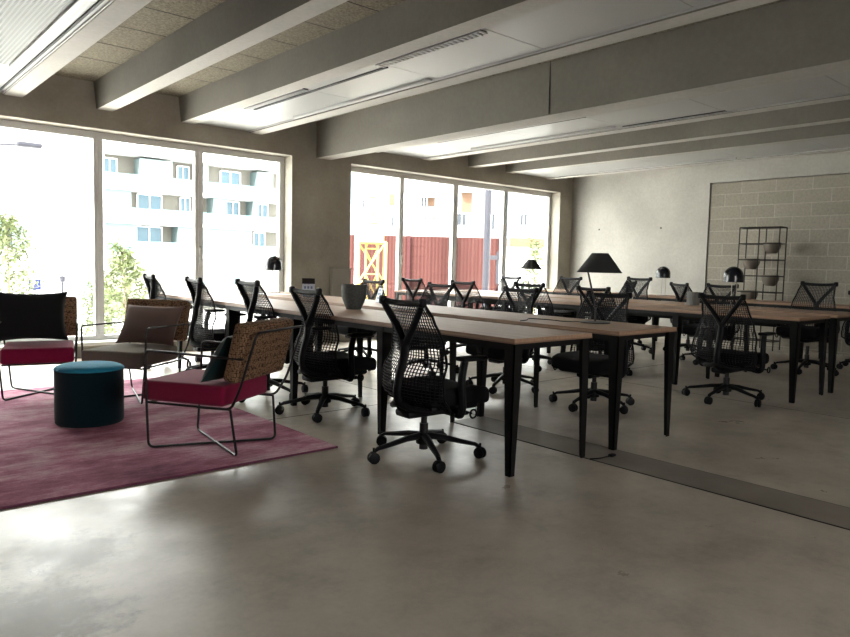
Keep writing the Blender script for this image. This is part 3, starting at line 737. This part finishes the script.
# crane mast
cr_ = thing('crane_mast', 'yellow lattice crane mast beyond the right window', 'crane', (13.2, 17.8, GZ), math.radians(-35))
def lattice(mb, w, z0, z1, r, step):
    for a in (-1, 1):
        for b in (-1, 1): mb.tube([(a*w, b*w, z0), (a*w, b*w, z1)], r, 6)
    z = z0; k = 0
    while z < z1-.01:
        zz = min(z+step, z1)
        for s0, s1 in (((-1, -1), (1, -1)), ((1, -1), (1, 1)), ((1, 1), (-1, 1)), ((-1, 1), (-1, -1))):
            p, q2 = (s0, s1) if k % 2 else (s1, s0)
            mb.tube([(p[0]*w, p[1]*w, z), (q2[0]*w, q2[1]*w, zz)], r*.6, 5); mb.tube([(s0[0]*w, s0[1]*w, zz), (s1[0]*w, s1[1]*w, zz)], r*.6, 5)
        z = zz; k += 1
l1 = MB(); lattice(l1, .19, 0, 12, .035, .8); build('inner_mast', l1, 'yellow', cr_)
l2 = MB(); lattice(l2, .42, 0, 5.0, .05, 1.25); l2.box(-.36, .36, -.36, .36, 4.95, 5.2); build('outer_collar', l2, 'yellow', cr_)
l3 = MB(); l3.tube([(-.46, -.1, 0), (-.46, -.1, 12)], .085, 8); build('mast_ladder_tube', l3, 'cranewhite', cr_)
# street pole
po = thing('street_pole', 'tall grey street pole seen through the third pane of the right window', 'pole', (12.25, 11.85, GZ))
build('shaft', MB().tube([(0, 0, 0), (0, 0, 9)], .085, 12), 'polegrey', po)
build('bracket', MB().box(.05, .45, -.03, .03, 4.5, 4.6).box(.4, .5, -.05, .05, 3.9, 4.7), 'polegrey', po)
# street lamp at the upper left
sl = thing('street_lamp', 'grey street lamp arm reaching in at the top left of the left window', 'street lamp', (2.0, 24.5, GZ))
build('shaft', MB().tube([(0, 0, 0), (0, 0, 6.9)], [.1, .06], 10), 'polegrey', sl)
build('arm', MB().tube([(0, 0, 6.8), (.6, -.35, 7.15), (1.6, -.9, 7.42), (2.4, -1.4, 7.5)], .035, 8), 'polegrey', sl)
build('lamp_head', MB().rbox(2.35, 3.0, -1.75, -1.4, 7.42, 7.56, .05, 3), 'polegrey', sl)
# parking sign
ps = thing('parking_sign', 'small blue parking sign with a white P outside the left window', 'sign', (7.0, 33.7, GZ), math.radians(-18))
build('post', MB().tube([(0, 0, 0), (0, 0, 3.3)], .03, 8), 'polegrey', ps)
build('sign_plate', MB().box(-.24, .24, -.05, -.03, 2.85, 3.3), 'signblue', ps)
pm = MB(); pm.box(-.10, -.04, -.06, -.05, 2.92, 3.24)
pm.add([(-.04+.085*math.sin(a*PI/10)*(1 if o_ else .35), -.06, 3.155+(.085 if o_ else .035)*math.cos(a*PI/10)) for a in range(11) for o_ in (0, 1)],
       [(2*i, 2*i+2, 2*i+3, 2*i+1) for i in range(10)])
build('letter', pm, 'signwhite', ps)
tag(build('bollard_light', MB().tube([(0, 0, 0), (0, 0, 3.2)], .04, 8).lathe([(0, 3.2), (.1, 3.22), (.12, 3.45), (0, 3.5)], 12), 'polegrey', None, (7.9, 32.9, GZ)), 'thin grey post lamp right of the parking sign', 'lamp')
# trees
def tree(label, x, y, h, cr_w, n):
    t = thing('young_tree', label, 'tree', (x, y, GZ)); tk = MB(); tk.tube([(0, 0, 0), (.03, .02, h*.5), (0, 0, h*.97)], [.06, .04, .012], 8)
    br = []
    for k in range(26):
        z = h*(.28+.66*k/26); a = k*2.4; L = cr_w*(1.05-.85*k/26)*(.7+.4*random.random()); e = Vector((math.cos(a)*L, math.sin(a)*L, z+L*.55))
        tk.tube([(0, 0, z), tuple(e)], [.015, .004], 5); br.append((Vector((0, 0, z)), e))
    build('trunk', tk, 'bark', t); lf = MB()
    for k in range(n):
        p0, e = random.choice(br); c_ = p0.lerp(e, .3+.75*random.random())+Vector([random.gauss(0, .11) for _ in range(3)])
        d = Vector([random.gauss(0, 1) for _ in range(3)]).normalized()*.075; s_ = d.cross(Vector((random.random(), random.random(), 1))).normalized()*.04
        lf.add([c_-d, c_+s_, c_+d, c_-s_], [(0, 1, 2, 3)])
    build('foliage', lf, 'leaf', t)
tree('slim young tree with yellow green leaves at the far left of the left window', 4.5, 25.3, 5.9, 1.3, 2200)
tree('young leafy tree seen just right of the first mullion of the left window', 7.3, 23.0, 4.9, 1.2, 2200)
tree('low young tree left of the first mullion of the left window', 7.6, 26.6, 3.6, 1.0, 1500)
tree('small green tree beyond the last pane of the right window', 19.5, 16.45, 5.7, .7, 900)
for k, (x, y) in enumerate(((14.9, 15.6), (16.3, 14.2), (13.9, 16.8))):
    sb = MB()
    for i in range(420):
        c_ = Vector((random.gauss(0, .28), random.gauss(0, .28), 1.4+abs(random.gauss(0, .6)))); d = Vector([random.gauss(0, 1) for _ in range(3)]).normalized()*.06; s_ = d.cross(Vector((0, .3, 1))).normalized()*.03
        sb.add([c_-d, c_+s_, c_+d, c_-s_], [(0, 1, 2, 3)])
    sb.m = 1
    for i in range(10):
        a = i*2.4; sb.tube([(0, 0, 0), (math.cos(a)*.25, math.sin(a)*.25, 2.1)], .012, 5)
    tag(build('shrub', sb, ['leaf', 'bark'], None, (x, y, GZ)), ('sparse shrub before the red hoarding, left of the grey pole', 'sparse shrub right beside the grey pole', 'leftmost sparse shrub before the red hoarding')[k], 'shrub')
